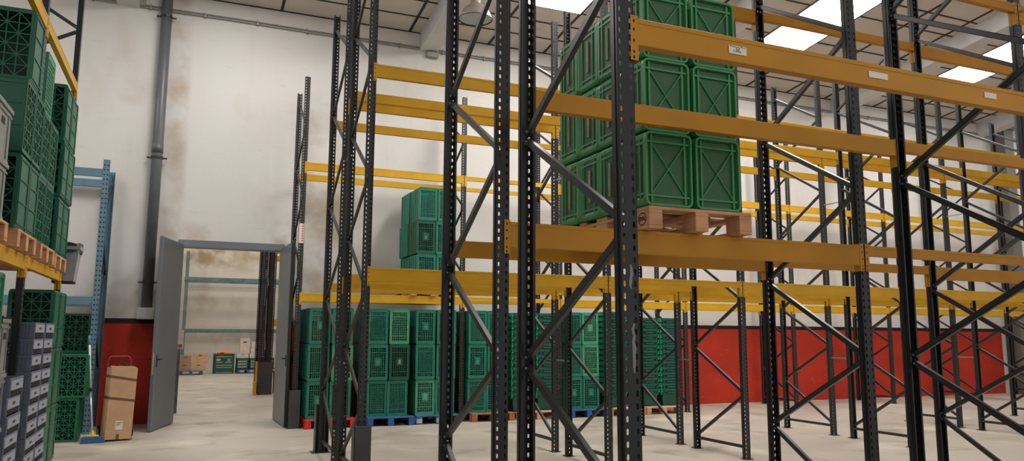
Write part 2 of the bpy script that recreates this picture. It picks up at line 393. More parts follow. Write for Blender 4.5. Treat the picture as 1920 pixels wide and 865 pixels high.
# ------------------------------------------------------------------ pallet racks
UW, UD, UH = .082, .054, 5.87
def upright_mesh(H, m1, w=UW, d=UD, pitch=.0494, hole=True):
    b = MB().m(m1)
    xs = [-w/2, -w*.37, -w*.225, w*.225, w*.37, w/2]
    y = -d/2; th = .0028
    for yy in (y, y+th):
        for i in (0, 2, 4): b.poly([(xs[i], yy, 0), (xs[i+1], yy, 0), (xs[i+1], yy, H), (xs[i], yy, H)])
    for i in (1, 3):
        x0, x1 = xs[i], xs[i+1]; z = 0.; k = 0; off = 0.
        while True:
            a = .03+pitch*k+off; e = a+.024
            if e > H-.01:
                for yy in (y, y+th): b.poly([(x0, yy, z), (x1, yy, z), (x1, yy, H), (x0, yy, H)])
                break
            c = .003
            for yy in (y, y+th):
                b.poly([(x0, yy, z), (x1, yy, z), (x1, yy, a), (x0, yy, a)])
                for sx, cx in ((1, x0), (-1, x1)):
                    b.poly([(cx, yy, a), (cx+sx*c, yy, a), (cx, yy, a+c*1.4)]); b.poly([(cx, yy, e), (cx+sx*c, yy, e), (cx, yy, e-c*1.4)])
            for (p, q) in (((x0, a), (x1, a)), ((x1, a), (x1, e)), ((x1, e), (x0, e)), ((x0, e), (x0, a))):
                b.poly([(p[0], y, p[1]), (q[0], y, q[1]), (q[0], y+th, q[1]), (p[0], y+th, p[1])])
            z = e; k += 1
    for s in (-1, 1):
        b.box(min(s*w/2, s*(w/2-th)), max(s*w/2, s*(w/2-th)), y, d/2, 0, H)
        b.box(min(s*w/2, s*(w/2-.013)), max(s*w/2, s*(w/2-.013)), d/2-th, d/2, 0, H)
        b.box(min(s*w/2, s*(w/2+.004)), max(s*w/2, s*(w/2+.004)), y+.018, y+.034, 0, H)
    bmesh.ops.remove_doubles(b.bm, verts=b.bm.verts, dist=1e-5)
    return b.mesh('upright')
ME = {}
ME['up_black'] = upright_mesh(UH, 'steel'); ME['up_grey'] = upright_mesh(UH, 'steelgrey')
b = MB().m('steel'); b.box(-.06, .06, -.065, .055, 0, .006); b.m('bolt'); b.tube([(-.045, -.05, .006), (-.045, -.05, .02)], .007, 6); b.tube([(.045, -.05, .006), (.045, -.05, .02)], .007, 6)
ME['foot'] = b.mesh('foot_plate')
b = MB().m('guard')
b.box(-.085, .085, -.088, -.080, 0, .60); b.box(-.085, -.077, -.088, .05, 0, .60); b.box(.077, .085, -.088, .05, 0, .60); b.box(-.12, .12, -.13, .06, 0, .008)
ME['guard'] = b.mesh('column_guard', .002)
b = MB().m('signred'); b.box(-.028, .028, -.001, .001, 0, .31)
def brace_mesh(L, m1):
    b = MB().m(m1)      # open channel section along local Z
    w, d, t = .036, .028, .003
    b.box(-w/2, w/2, -d/2, -d/2+t, 0, L); b.box(-w/2, -w/2+t, -d/2, d/2, 0, L); b.box(w/2-t, w/2, -d/2, d/2, 0, L)
    for z in (.02, L-.02): b.m('bolt').tube([(0, -d/2-.008, z), (0, -d/2, z)], .008, 6)
    return b.mesh('brace')
BR = {}
def put_brace(root, p, q, m1):
    p = Vector(p); q = Vector(q); L = round((q-p).length, 2)
    if (L, m1) not in BR: BR[(L, m1)] = brace_mesh(L, m1)
    o = link('brace', BR[(L, m1)], root)
    a = (q-p).normalized(); u = Vector((-1, 0, 0)); t = a.cross(u)   # local -Y faces -X... channel back towards -X
    mx = Matrix((t, -u, a)).transposed().to_4x4(); mx.translation = p
    o.matrix_local = mx
    return o
def frame(root, x, yf, yr, pat, m1, H=UH, lean=0.):
    """upright frame at local x, front upright at yf, rear at yr; pat 1: first diagonal starts at the rear foot"""
    me = ME['up_grey' if m1 == 'steelgrey' else 'up_black']
    f = link('upright', me, root, (x, yf, 0)); r = link('upright', me, root, (x, yr, 0), (0, 0, PI))
    if lean: f.rotation_euler = (0, lean, 0)
    for o in (f, r): link('foot_plate', ME['foot'], o)
    bm = 'brace' if m1 == 'steel' else 'steelgrey'
    a, c = (yr-.012, yf+.012) if pat == 1 else (yf+.012, yr-.012)
    put_brace(root, (x, yf+.02, .145), (x, yr-.02, .145), bm)
    z = [.165, .79, 1.365, 1.965, 2.59, 3.19, 3.815, 4.44, 5.04, 5.66]
    for k in range(len(z)-1):
        if z[k+1] > H: break
        p, q = (a, c) if k % 2 == 0 else (c, a)
        put_brace(root, (x, p, z[k]+.018), (x, q, z[k+1]-.018), bm)
    return f, r
BEAM = {}
def beam(root, xa, xb, y, ztop, h, side, m1):
    """beam between uprights xa, xb; y of upright centre; side -1: on the -Y face, +1: on the +Y face"""
    L = xb-xa-UW; key = (round(L, 3), h, m1)
    if key not in BEAM:
        b = MB().m(m1); b.box(0, L, -.004, .046, -h, 0); b.box(0, L, -.0065, -.004, -.022, -.0005)
        BEAM[key] = b.mesh('beam', .003)
        for q in (-1, 1):
            b = MB().m(m1); s = q
            x0 = 0 if q == 1 else 0
            b.box(min(0, -s*.034), max(0, -s*.034), -.0065, -.0035, -.19, .012)
            b.box(min(0, s*.004), max(0, s*.004), -.0065, .05, -.19, .012)
            b.m('dark')
            for z in (-.012, -.05, -.10, -.15, -.175): b.box(-s*.018-.004, -s*.018+.004, -.0072, -.0064, z-.008, z+.005)
            BEAM[(m1, 'conn', q)] = b.mesh('beam_connector')
    yy = y+side*(UD/2+.001)
    if side < 0: o = link('beam', BEAM[key], root, (xa+UW/2, yy, ztop))
    else: o = link('beam', BEAM[key], root, (xb-UW/2, yy, ztop), (0, 0, PI))
    link('beam_connector', BEAM[(m1, 'conn', 1)], o, (0, 0, 0)); link('beam_connector', BEAM[(m1, 'conn', -1)], o, (L, 0, 0))
    return o
GX = [None, 1.6806, 4.5283, 6.4826, 9.3164, 12.1229, 14.974, 17.82, 20.62]
def rack(label, yf, yr, nfr, pat, m1, mb, levels, h_front=.14, h_rear=.115, skip=()):
    root = empty('pallet_rack', (GX[1], yf, 0), label, 'rack', 'rows of pallet racking')
    X = lambda i: GX[i]-GX[1]
    D = yr-yf
    for i in range(1, nfr+1):
        lean = -.006 if (m1, i, yf < 3) == ('steel', 1, True) else 0.
        frame(root, X(i), 0, D, pat, m1, lean=lean)
    out = {}
    for li, z in enumerate(levels):
        for i in range(1, nfr):
            thin = (i == 2)
            out[(li, i, 'f')] = beam(root, X(i), X(i+1), 0, z, .075 if thin else h_front, -1, mb)
            out[(li, i, 'r')] = beam(root, X(i), X(i+1), D, z, .075 if thin else h_rear, 1, mb)
    return root, out
YA0, YA1, YB0, YB1, YC0, YC1, YD0, YD1, YE0, YE1 = 2.7376, 3.7822, 4.1549, 5.141, 7.8637, 8.8637, 9.2532, 10.2532, 13.0334, 14.0334
L1, L2 = 2.172, 4.378
rA, bA = rack('nearest black rack, its orange front beam carries white paper labels', YA0, YA1, 3, 1, 'steel', 'orange', [2.872, 5.1], .118, .112)
rB, bB = rack('black rack holding the tall wooden pallet of green bulk crates', YB0, YB1, 4, 2, 'steel', 'orange', [L1, L2], .148, .118)
rC, bC = rack('empty yellow beamed rack just beyond the aisle, front row of the middle pair', YC0, YC1, 6, 1, 'steelgrey', 'yellow', [L1+.02, L2], .14, .115)
rD, bD = rack('empty yellow beamed rack in the middle pair, on its side towards the red wall', YD0, YD1, 7, 2, 'steelgrey', 'yellow', [L1, L2], .115, .115)
rE, bE = rack('yellow beamed rack along the back wall above the green crate pallets', YE0, YE1, 8, 2, 'steelgrey', 'yellow', [L1, L2], .135, .115)
for root, i in ((rC, 1), (rD, 1), (rE, 1)):
    pass
link('column_guard', ME['guard'], rC, (0, 0, 0)); link('column_guard', ME['guard'], rD, (0, YD1-YD0, 0), (0, 0, PI)); link('column_guard', ME['guard'], rE, (0, 0, 0))
# row spacers between the back-to-back racks
def spacers(root, xs, y0, y1, zs):
    for i in xs:
        for z in zs:
            b = MB().m('bolt'); b.bar((GX[i]-GX[1], y0, z), (GX[i]-GX[1], y1, z), .02, .012); link('row_spacer', b.mesh('row_spacer'), root)
spacers(rA, (1, 2, 3), YA1-YA0+.02, YB0-YA0-.02, (4.3,))
spacers(rC, range(1, 7), YC1-YC0+.02, YD0-YC0-.02, (1.18, 3.6))
# worn paint on the nearest upright's front
up_ = [o for o in rA.children if o.name.startswith('upright')][0]
random.seed(11)
for cx, z0, z1 in ((.012, 1.36, 1.56), (.006, 1.70, 1.80)):
    b = MB().m('brushed'); n_ = 9; L_ = []; R_ = []
    for k in range(n_):
        z = z0+(z1-z0)*k/(n_-1); ww = .009*math.sin(PI*(k+.4)/n_)*random.uniform(.5, 1.)+.002; cc = cx+random.uniform(-.005, .005)
        L_.append(b.bm.verts.new((cc-ww, -UD/2-.0006, z))); R_.append(b.bm.verts.new((cc+ww, -UD/2-.0006, z)))
    for k in range(n_-1): b._f([L_[k], R_[k], R_[k+1], L_[k+1]])
    o = link('worn_paint', b.mesh('worn_paint'), up_); o['label'] = 'patch of chipped paint'
# paper labels on the near beam
fb = bA[(0, 1, 'f')]
def paper(x0, x1, z0, z1, write):
    b = MB().m('paper'); b.box(x0, x1, -.0078, -.0066, z0, z1)
    if write:
        b.m('ink'); w = x1-x0
        random.seed(5)
        for (u0_, u1_, v) in ((.05, .30, .86), (.36, .58, .86), (.66, .92, .86), (.40, .58, .6), (.22, .32, .3), (.36, .66, .3)):
            x = x0+w*u0_
            while x < x0+w*u1_:
                dx = random.uniform(.004, .009); zc = z0+(z1-z0)*v+random.uniform(-.002, .002); hh = .0035 if v > .8 else .006
                b.box(x, x+dx*.75, -.0082, -.0077, zc-hh*random.uniform(.4, 1), zc+hh*random.uniform(.4, 1)); x += dx
    o = link('paper_label', b.mesh('paper_label'), fb); o['label'] = 'white paper label'
paper(.485, .585, -.082, -.042, True); paper(1.345, 1.475, -.075, -.043, False); paper(2.19, 2.285, -.072, -.040, False)
# small white and red notice on the first upright of the wall rack
b = MB().m('paper'); b.box(-.042, .036, -.0315, -.0285, 3.0, 3.33); b.m('signred')
for k in range(7): b.box(.004, .026, -.0322, -.0314, 3.03+.04*k, 3.055+.04*k)
b.box(.005, .024, -.0322, -.0314, 3.31, 3.325)
o = link('notice', b.mesh('notice'), rE); o['label'] = 'white notice with red print'

# left rack: beams run towards the back wall
LX = -1.36
rL = empty('pallet_rack', (LX, 7.86, 0), 'black rack at far left whose yellow beams run towards the back wall', 'rack', 'rows of pallet racking', rz=PI/2)
# local +x -> world +Y, local +y -> world -X (rear); front upright faces world +X = local -y
for x in (-2.85, 0., 2.077): frame(rL, x, 0, 1.0, 2, 'steelgrey' if False else 'steel')
for z in (L1, L2):
    for xa, xb, thin in ((-2.85, 0., False), (0., 2.077, True)):
        beam(rL, xa, xb, 0, z, .095 if thin else .12, -1, 'yellow'); beam(rL, xa, xb, 1.0, z, .095 if thin else .12, 1, 'yellow')

# blue rack against the back wall at left
rT = empty('pallet_rack', (-1.29, 13.3, 0), 'light blue perforated rack against the wall left of the cardboard box', 'rack')
def blue_upright(H):
    b = MB().m('bluesteel'); w, d, t = .09, .07, .003
    b.box(-w/2, w/2, -d/2, -d/2+t, 0, H); b.box(-w/2, -w/2+t, -d/2, d/2, 0, H); b.box(w/2-t, w/2, -d/2, d/2, 0, H)
    b.m('dark')
    for k in range(int(H/.075)):
        z = .05+.075*k
        for s in (-1, 1):
            zz = z+(.0 if s < 0 else .0)
            b.box(s*.022-.009, s*.022+.009, -d/2-.0006, -d/2+.001, zz-.011, zz+.011)
        b.box(w/2-.001, w/2+.0006, -.012, .012, z-.014, z+.01)
    return b.mesh('upright')
bu = blue_upright(4.19)
for x in (0, -2.75):
    link('upright', bu, rT, (x, 0, 0)); link('upright', bu, rT, (x, .98, 0), (0, 0, PI))
    z = [.2, .95, 1.7, 2.45, 3.2, 3.95]
    for k in range(5):
        p, q = ((.03, .95) if k % 2 == 0 else (.95, .03))
        put_brace(rT, (x, p, z[k]), (x, q, z[k+1]), 'steelgrey')
for z in (2.05, 4.04):
    for y, s in ((0, -1), (.98, 1)):
        b = MB().m('bluesteel'); b.box(-2.75+.045, -.045, -.025, .025, -.125, 0); o = link('beam', b.mesh('beam', .003), rT, (0, y, z))
        for x in (-.045, -2.75+.045):
            c = MB().m('bluesteel'); c.box(x-.004, x+.004, -.036, .036, -.17, .02); link('beam_connector', c.mesh('beam_connector'), o)
b = MB().m('steelgrey'); b.box(.05, .075, -.03, .0, 2.4, 2.54); link('bracket', b.mesh('bracket'), rT)

# ------------------------------------------------------------------ pallets
def pallet_parts(w, d, m1, mblk=None, plastic=False):
    """w along X (0.8: shows three blocks), d along Y; boards run along X"""
    mblk = mblk or m1; P = []
    for k in range(5):
        bw = .145 if k in (0, 2, 4) else .10
        y = -d/2+bw/2+(d-bw)*k/4
        P.append(('deck_board', (-w/2, w/2, y-bw/2, y+bw/2, .122, .144), m1))
    for sx in (-1, 0, 1):
        xc = sx*(w/2-.05)
        P.append(('stringer_board', (xc-.05, xc+.05, -d/2, d/2, .1, .122), m1))
        P.append(('bottom_board', (xc-.05, xc+.05, -d/2, d/2, 0, .022), m1))
        for sy in (-1, 0, 1):
            yc = sy*(d/2-.0725)
            P.append(('block', (xc-.05, xc+.05, yc-.0725, yc+.0725, .022, .1), mblk))
    out = []
    for nm, bx, mm in P:
        b = MB().m(mm); b.box(*bx); out.append((nm, b.mesh(nm, .003)))
    return out
PAL = {'wood': pallet_parts(.8, 1.2, 'wood'), 'red': pallet_parts(.82, 1.2, 'redpallet'), 'blue': pallet_parts(.8, 1.2, 'bluepallet'),
       'bluewhite': pallet_parts(.8, 1.2, 'bluepallet', 'whiteblock'), 'reddish': pallet_parts(.8, 1.2, 'woodred')}
def pallet(kind, loc, label, group, rz=0.):
    t = empty('pallet', loc, label, 'pallet', group, rz)
    for nm, me in PAL[kind]: link(nm, me, t)
    return t

# ------------------------------------------------------------------ crates
def grid_crate(m1, logo=None, nx=8, nz=12, w=.343, h=.592, d=.54):
    """crate stood on its end: perforated bottom faces -Y; origin at bottom centre of the front face"""
    b = MB().m(m1)
    b.rrshell(w, h, .02, 0, d, .010); b.rrshell(w+.012, h-.004, .022, d-.035, d, .012)
    bx, bz = .042, .055
    b.box(-w/2+.008, -w/2+bx, .004, .016, .01, h-.01); b.box(w/2-bx, w/2-.008, .004, .016, .01, h-.01)
    b.box(-w/2+bx, w/2-bx, .004, .016, .01, bz); b.box(-w/2+bx, w/2-bx, .004, .016, h-bz, h-.01)
    W = w-2*bx; H = h-2*bz
    for i in range(1, nx): x = -W/2+W*i/nx; b.box(x-.0048, x+.0048, .005, .015, bz, h-bz)
    for j in range(1, nz):
        z = bz+H*j/nz; t = .013 if j in (2, nz-2) else .006
        b.box(-W/2, W/2, .0035, .016, z-t/2, z+t/2)
    # side ribs
    for s in (-1, 1):
        for y in (.10, .22, .34, .46): b.box(min(s*w/2, s*(w/2+.006)), max(s*w/2, s*(w/2+.006)), y-.006, y+.006, .03, h-.03)
        b.box(min(s*w/2, s*(w/2+.005)), max(s*w/2, s*(w/2+.005)), .06, d-.04, h*.5-.006, h*.5+.006)
    if logo:
        b.m(m1); b.box(-.05, .05, .001, .014, h*.40, h*.62)
        me = b.mesh('crate')
        c = MB().m('logo')
        if logo == 'triangle':
            for p, q, r in (((-.022, .465), (.0, .515), (.004, .49)), ((.005, .522), (.023, .465), (.004, .49)), ((-.02, .458), (.02, .458), (.0, .477))):
                v = [c.bm.verts.new((x, y, z*h/.592+.0)) for y in (-.001, .001) for x, z in (p, q, r)]
                for f in ((0, 1, 2), (5, 4, 3), (0, 3, 4, 1), (1, 4, 5, 2), (2, 5, 3, 0)): c._f([v[k] for k in f])
            for v in c.bm.verts: v.co.z -= .19
        else:
            c.box(-.02, .02, -.001, .001, h*.45, h*.57)
        return me, c.mesh('mark')
    return b.mesh('crate'), None
GC = {}
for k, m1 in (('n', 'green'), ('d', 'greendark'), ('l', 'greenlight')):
    for lg in (None, 'triangle', 'plate'):
        GC[k+(lg[0] if lg else '')] = grid_crate(m1, lg)
GC['f'] = grid_crate('green', None, 10, 16)
ZO = .144
def put_grid(kind, x, y, z, label, group, rz=0.):
    me, mk = GC[kind]
    if mk is None:
        return tag(link('plastic_crate', me, None, (x, y, z), (0, 0, rz)), label, 'crate', group)
    o = tag(link('plastic_crate', me, None, (x, y, z), (0, 0, rz)), label, 'crate', group)
    k = link('printed_mark', mk, o); k['label'] = 'pale printed mark'
    return o
CR = 12.86
stacks = [  # (pallet kind, pallet centre x, front y, label words, left col x, right col x, kinds bottom->top left, right)
    ('red', 2.23, 12.74, 'red pallet', 2.02, 2.39, ('nt', 'n', 'nt'), ('n', 'l', 'n')),
    ('blue', 3.22, 12.74, 'blue pallet next to the red', 2.995, 3.352, ('f', 'nt', 'f'), ('f', 'dp', 'l')),
    ('bluewhite', 4.06, 12.76, 'blue pallet with pale blocks', 3.832, 4.188, ('lp', 'f', 'nt'), ('f', 'f', 'n')),
    ('reddish', 5.06, 12.78, 'reddish wooden pallet', 4.785, 5.142, ('f', 'nt', 'f'), ('n', 'n', 'f')),
    ('blue', 6.98, 12.80, 'blue pallet amid the tubs', 6.72, 7.075, ('nt', 'f', 'n'), ('nt', 'l', 'lt')),
]
LV = ('bottom', 'middle', 'top')
for kind, px, fy, words, xl, xr, kl, kr in stacks:
    pallet(kind, (px, fy+.6, 0), {'red': 'red plastic pallet on the floor at the left end of the crate row', 'blue': 'blue pallet %s on the floor under green crates' % ('next to the red one' if px < 4 else 'right of the nested green tubs'), 'bluewhite': 'blue pallet with worn pale blocks under green crates', 'reddish': 'reddish wooden pallet under green crates'}[kind], 'pallets of crates under the wall rack')
    for cx, ks, cn in ((xl, kl, 'left'), (xr, kr, 'right')):
        for j in range(3):
            jx = random.uniform(-.012, .012); jy = random.uniform(-.025, .02)
            nm = {'n': 'green', 'd': 'dark green', 'l': 'pale green', 'f': 'meshed green'}[ks[j][0]]
            lg = ' with a white mark' if ks[j][1:] == 't' else ''
            put_grid(ks[j], cx+jx, CR+fy-12.74+jy, ZO+.598*j, '%s crate, %s of the %s column on the %s' % (nm, LV[j], cn, words), 'green crates stacked under the wall rack')
            put_grid('n', cx+jx*.5, CR+fy-12.74+.57, ZO+.598*j, 'green crate standing behind the front crates of a floor pallet', 'green crates hidden in the second layer')
# stack on the wall rack's first shelf
pallet('wood', (3.97, 13.55, L1+.003), 'wooden pallet on the wall rack beam under green crates', 'pallets on rack beams')
up = (('n', 'n'), ('dt', 'n'), ('f', 'n'))
for j in range(3):
    for i, x in enumerate((3.835, 4.192)):
        put_grid(up[j][i], x+(.0, -.02, .01)[j], 12.97, L1+.003+ZO+.598*j, '%s crate, %s of the %s column on the wall rack shelf' % ({'n': 'green', 'd': 'dark green', 'f': 'meshed green'}[up[j][i][0]], LV[j], ('left', 'right')[i]), 'green crates on the wall rack shelf')
        put_grid('n', x-(.0, .03, .01)[j], 13.54, L1+.003+ZO+.598*j, ('green crate, %s of the rear left column on the wall rack shelf' % LV[j]) if i == 0 else 'green crate hidden at the rear right of the wall rack shelf stack', 'green crates on the wall rack shelf')

# nested tapered tubs
def tub(w=.40, d=.55, h=.33):
    b = MB().m('teal')
    t = .035
    def ring(z, k, y=0): return [b.bm.verts.new((sx*(w/2-t*(1-k)), sy*(d/2-t*(1-k)), z)) for sx, sy in ((-1, -1), (1, -1), (1, 1), (-1, 1))]
    A = ring(0, 0); B = ring(h-.06, .85); b._f(A[::-1]); b.loft(A, B)
    C = ring(h, 1.); b.loft(B, C)
    # inner wall
    def iring(z, k): return [b.bm.verts.new((sx*(w/2-t*(1-k)-.008), sy*(d/2-t*(1-k)-.008), z)) for sx, sy in ((-1, -1), (1, -1), (1, 1), (-1, 1))]
    D = iring(h, 1.); E_ = iring(.01, 0); b.loft(C, D); b.loft(D, E_); b._f(E_)
    # rim band with hand-hold ledge and stiffening ribs
    b.box(-w/2-.012, w/2+.012, -d/2-.014, -d/2+.002, h-.045, h); b.box(-w/2-.012, w/2+.012, d/2-.002, d/2+.014, h-.045, h)
    for k in range(3): x = -w/2+.04+(w-.08)*k/2; b.box(x-.005, x+.005, -d/2-.010, -d/2+.012, h-.105, h-.045)
    b.box(-w*.22, w*.22, -d/2-.018, -d/2, h-.09, h-.06)
    b.m('tealrim_lit')
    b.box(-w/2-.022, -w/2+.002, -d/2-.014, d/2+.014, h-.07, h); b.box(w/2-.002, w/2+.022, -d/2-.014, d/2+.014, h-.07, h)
    for k in range(4):
        y = -d/2+.03+(d-.06)*k/3; b.box(-w/2-.018, -w/2+.012, y-.006, y+.006, h-.115, h-.06); b.box(w/2-.012, w/2+.018, y-.006, y+.006, h-.115, h-.06)
    return b.mesh('tub')
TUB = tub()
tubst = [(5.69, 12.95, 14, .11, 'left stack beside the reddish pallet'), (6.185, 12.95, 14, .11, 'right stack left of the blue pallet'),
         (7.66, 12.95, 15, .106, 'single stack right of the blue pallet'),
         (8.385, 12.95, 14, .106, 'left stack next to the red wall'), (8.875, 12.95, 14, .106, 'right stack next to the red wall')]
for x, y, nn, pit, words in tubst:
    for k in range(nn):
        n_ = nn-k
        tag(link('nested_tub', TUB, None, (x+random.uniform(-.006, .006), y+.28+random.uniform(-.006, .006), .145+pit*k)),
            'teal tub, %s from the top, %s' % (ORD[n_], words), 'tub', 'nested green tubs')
pallet('wood', (5.95, 13.38, 0), 'wooden pallet under the two nested tub stacks left of the blue pallet', 'pallets of crates under the wall rack')
pallet('wood', (7.80, 13.42, 0), 'wooden pallet under the single tub stack right of the blue pallet', 'pallets of crates under the wall rack')
pallet('wood', (8.64, 13.42, 0), 'wooden pallet under the nested tubs beside the bare red wall', 'pallets of crates under the wall rack')

# big bulk crates on the nearest pallet
def bulk_crate(w=.352, h=.478, d=.292):
    b = MB().m('perf')
    b.rrshell(w-.012, h-.012, .03, .02, d-.02, .012)
    for v in b.bm.verts: v.co.z += .006
    b._f(b.rrloop(w-.02, h-.02, .025, .024)); 
    b.m('greenbig')
    # rounded end frames front and back
    for y0, y1, e in ((0, .03, 0), (d-.022, d, .004)):
        b.rrshell(w+e, h, .04, y0, y1, .014)
    # long rounded edges top and bottom, plus mid ribs down the sides
    for s in (-1, 1):
        xs = s*(w/2-.004)
        for z in (.075, h-.075): b.bar((xs, .02, z), (xs, d-.02, z), .014, .010)
        for z in (.034, h-.034): b.tube([(s*(w/2-.03), .03, z), (s*(w/2-.03), d-.03, z)], .032, 10)
        for y in (.07, .225): b.bar((xs, y, .03), (xs, y, h-.03), .012, .012)
        b.bar((s*(w/2-.004), d-.034, .03), (s*(w/2-.004), d-.034, h-.03), .022, .006)
    for x in (-w/2+.05, w/2-.05): b.box(x-.006, x+.006, .010, .026, .02, h-.02)
    for z in (.065, h-.065): b.box(-w/2+.02, w/2-.02, .009, .026, z-.006, z+.006)
    xa = w/2-.05; za, zb = .075, h-.07
    b.bar((-xa, .014, za), (xa, .014, zb), .006, .012, (0, 1, 0)); b.bar((-xa, .018, zb), (xa, .018, za), .006, .012, (0, 1, 0))
    me = b.mesh('bulk_crate')
    c = MB().m('strip')
    c.box(-w/2-.004, -w/2+.004, .128, .152, .125, h-.12); l1 = c.mesh('label_strip')
    c = MB().m('strip'); c.box(w/2-.004, w/2+.004, .128, .152, .125, h-.12)
    return me, (l1, c.mesh('label_strip'))
BK, BKL = bulk_crate()
px0 = 3.06
t = pallet('wood', (px0+.03, YB0+.45, L1+.003), 'wooden pallet stamped with a round mark, on the near orange beam', 'pallets on rack beams')
t.location = (3.02, 4.615, L1+.003)
for j in range(3):
    for i, x in enumerate((2.776, 3.158)):
        for k in range(4):
            flip = k % 2 == 1
            yk = 4.012+.2975*k+(.2935 if flip else 0)
            o = tag(link('bulk_crate', BK, None, (x+(0, -.006, -.008)[j], yk, L1+.149+.4815*j), (0, 0, PI if flip else 0)),
                'dark green bulk crate, %s %s, %s from the front of the tall near stack' % (LV[j], ('left', 'right')[i], ORD[k+1]), 'crate', 'green bulk crates on the near pallet')
            s = link('label_strip', BKL[1 if flip else 0], o); s['label'] = 'faded pale label strip'
            if (i, j, k) == (0, 0, 3):
                c = MB().m('orangetag'); c.box(.352/2-.012, .352/2+.004, .14, .165, .42, .45); q = link('tag', c.mesh('tag'), o); q['label'] = 'small orange tag'
# round stamp with its letters on the near left block of that pallet (burnt into the -X side)
def text_mesh(body, size):
    cu = bpy.data.curves.new('stamp', 'FONT'); cu.body = body; cu.size = size; cu.extrude = .0006; cu.offset = .0012; cu.align_x = 'CENTER'; cu.align_y = 'CENTER'
    o = bpy.data.objects.new('tmp', cu); COL.objects.link(o)
    me = bpy.data.meshes.new_from_object(o.evaluated_get(bpy.context.evaluated_depsgraph_get())); bpy.data.objects.remove(o)
    me.materials.clear(); me.materials.append(M['dark']); return me
def stamp(par, y, wide=.047, tall=.041):
    b = MB().m('dark'); n = 36
    for k in range(n):
        a0, a1 = 2*PI*k/n, 2*PI*(k+1)/n
        pts = [(0, wide*math.cos(a)*r, tall*math.sin(a)*r) for a, r in ((a0, 1), (a1, 1), (a1, .86), (a0, .86))]
        v = [b.bm.verts.new((x, yy, zz)) for x in (-.0006, .0006) for (_, yy, zz) in pts]
        for f in ((0, 1, 2, 3), (7, 6, 5, 4), (0, 4, 5, 1), (2, 6, 7, 3)): b._f([v[i] for i in f])
    link('round_stamp', b.mesh('round_stamp'), par, (-.4008, y, .066))
    # letters face -X : local x -> world -Y
    q = link('stamp_letters', text_mesh('EPAL', .036), par, (-.4008, y, .066)); q.rotation_euler = (PI/2, 0, -PI/2)
stamp(t, -.52)
q = link('stamp_letters', text_mesh('EPAL', .034), t, (-.4008, .03, .062)); q.rotation_euler = (PI/2, 0, -PI/2)

# triangular lattice crates
def lattice_crate(m1, w=.40, h=.595, d=.40, nx=4, nz=6):
    b = MB().m(m1)
    b.rrshell(w, h, .022, 0, d, .009); b.rrshell(w+.014, h-.002, .024, d-.03, d, .014)
    e = .034
    b.box(-w/2+.006, -w/2+e, .003, .018, .008, h-.008); b.box(w/2-e, w/2-.006, .003, .018, .008, h-.008)
    b.box(-w/2+e, w/2-e, .003, .018, .008, e); b.box(-w/2+e, w/2-e, .003, .018, h-e, h-.008)
    W = w-2*e; H = h-2*e
    for i in range(1, nx): x = -W/2+W*i/nx; b.box(x-.0045, x+.0045, .006, .018, e, h-e)
    for j in range(1, nz): z = e+H*j/nz; b.box(-W/2, W/2, .0055, .018, z-.0045, z+.0045)
    for i in range(nx):
        for j in range(nz):
            x0 = -W/2+W*i/nx; x1 = x0+W/nx; z0 = e+H*j/nz; z1 = z0+H/nz
            if (i+j) % 2: b.bar((x0, .0115, z0), (x1, .0115, z1), .008, .012, (0, 1, 0))
            else: b.bar((x0, .0115, z1), (x1, .0115, z0), .008, .012, (0, 1, 0))
    b.m('greendark').box(-w/2+.006, w/2-.006, d-.06, d-.052, .006, h-.006); b.m(m1)  # back panel added in darker green so the lattice holes read shaded
    for s in (-1, 1):
        x0, x1 = min(s*w/2, s*(w/2+.007)), max(s*w/2, s*(w/2+.007))
        for y in (.02, d-.05): b.box(x0, x1, y-.006, y+.006, .03, h-.03)
        for z in (.04, h*.36, h*.66, h-.04): b.box(x0, x1, .02, d-.05, z-.005, z+.005)
    return b.mesh('lattice_crate')
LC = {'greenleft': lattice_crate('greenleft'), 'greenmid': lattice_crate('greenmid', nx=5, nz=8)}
GL = {'c': grid_crate('greenlight', None, 8, 12)[0]}
gL = 'green lattice crates on the left rack'
for j in range(3):
    dx = (0, 0, .006)[j]
    for k in range(2):
        if (j, k) == (2, 1): continue
        pos = (-1.268-.207+dx, 6.95+.405*k+(.0, -.07, .05)[j], L1+.147+.6*j) if j != 1 else (-1.268, 6.95+.21+.412*k-.04, L1+.147+.6*j)
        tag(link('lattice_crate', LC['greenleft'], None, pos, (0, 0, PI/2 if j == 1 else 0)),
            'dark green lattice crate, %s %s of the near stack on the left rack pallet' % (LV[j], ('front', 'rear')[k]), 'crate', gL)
for j in range(3):
    for k in range(2):
        if j == 2 and k == 0: continue
        if j == 2: continue
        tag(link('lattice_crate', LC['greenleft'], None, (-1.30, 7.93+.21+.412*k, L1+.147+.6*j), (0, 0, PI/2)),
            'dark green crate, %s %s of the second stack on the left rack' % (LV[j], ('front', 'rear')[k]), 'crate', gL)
me = GC['l'][0]
o = tag(link('plastic_crate', grid_crate('greenlight', None, 7, 12, .40, .595, .55)[0], None, (-1.30, 8.22, L1+.147+1.2), (0, 0, PI/2+PI)), 'pale green crate with grid of holes on top of the second left stack', 'crate', gL)
o.rotation_euler = (0, 0, PI/2); o.location = (-1.325, 8.215, L1+.147+1.2)
for j in range(3):
    for k in range(2):
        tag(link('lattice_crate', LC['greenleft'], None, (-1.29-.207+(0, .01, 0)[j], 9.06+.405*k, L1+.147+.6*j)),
            'dark green crate, %s %s of the farthest stack on the left rack' % (LV[j], ('front', 'rear')[k]), 'crate', gL)
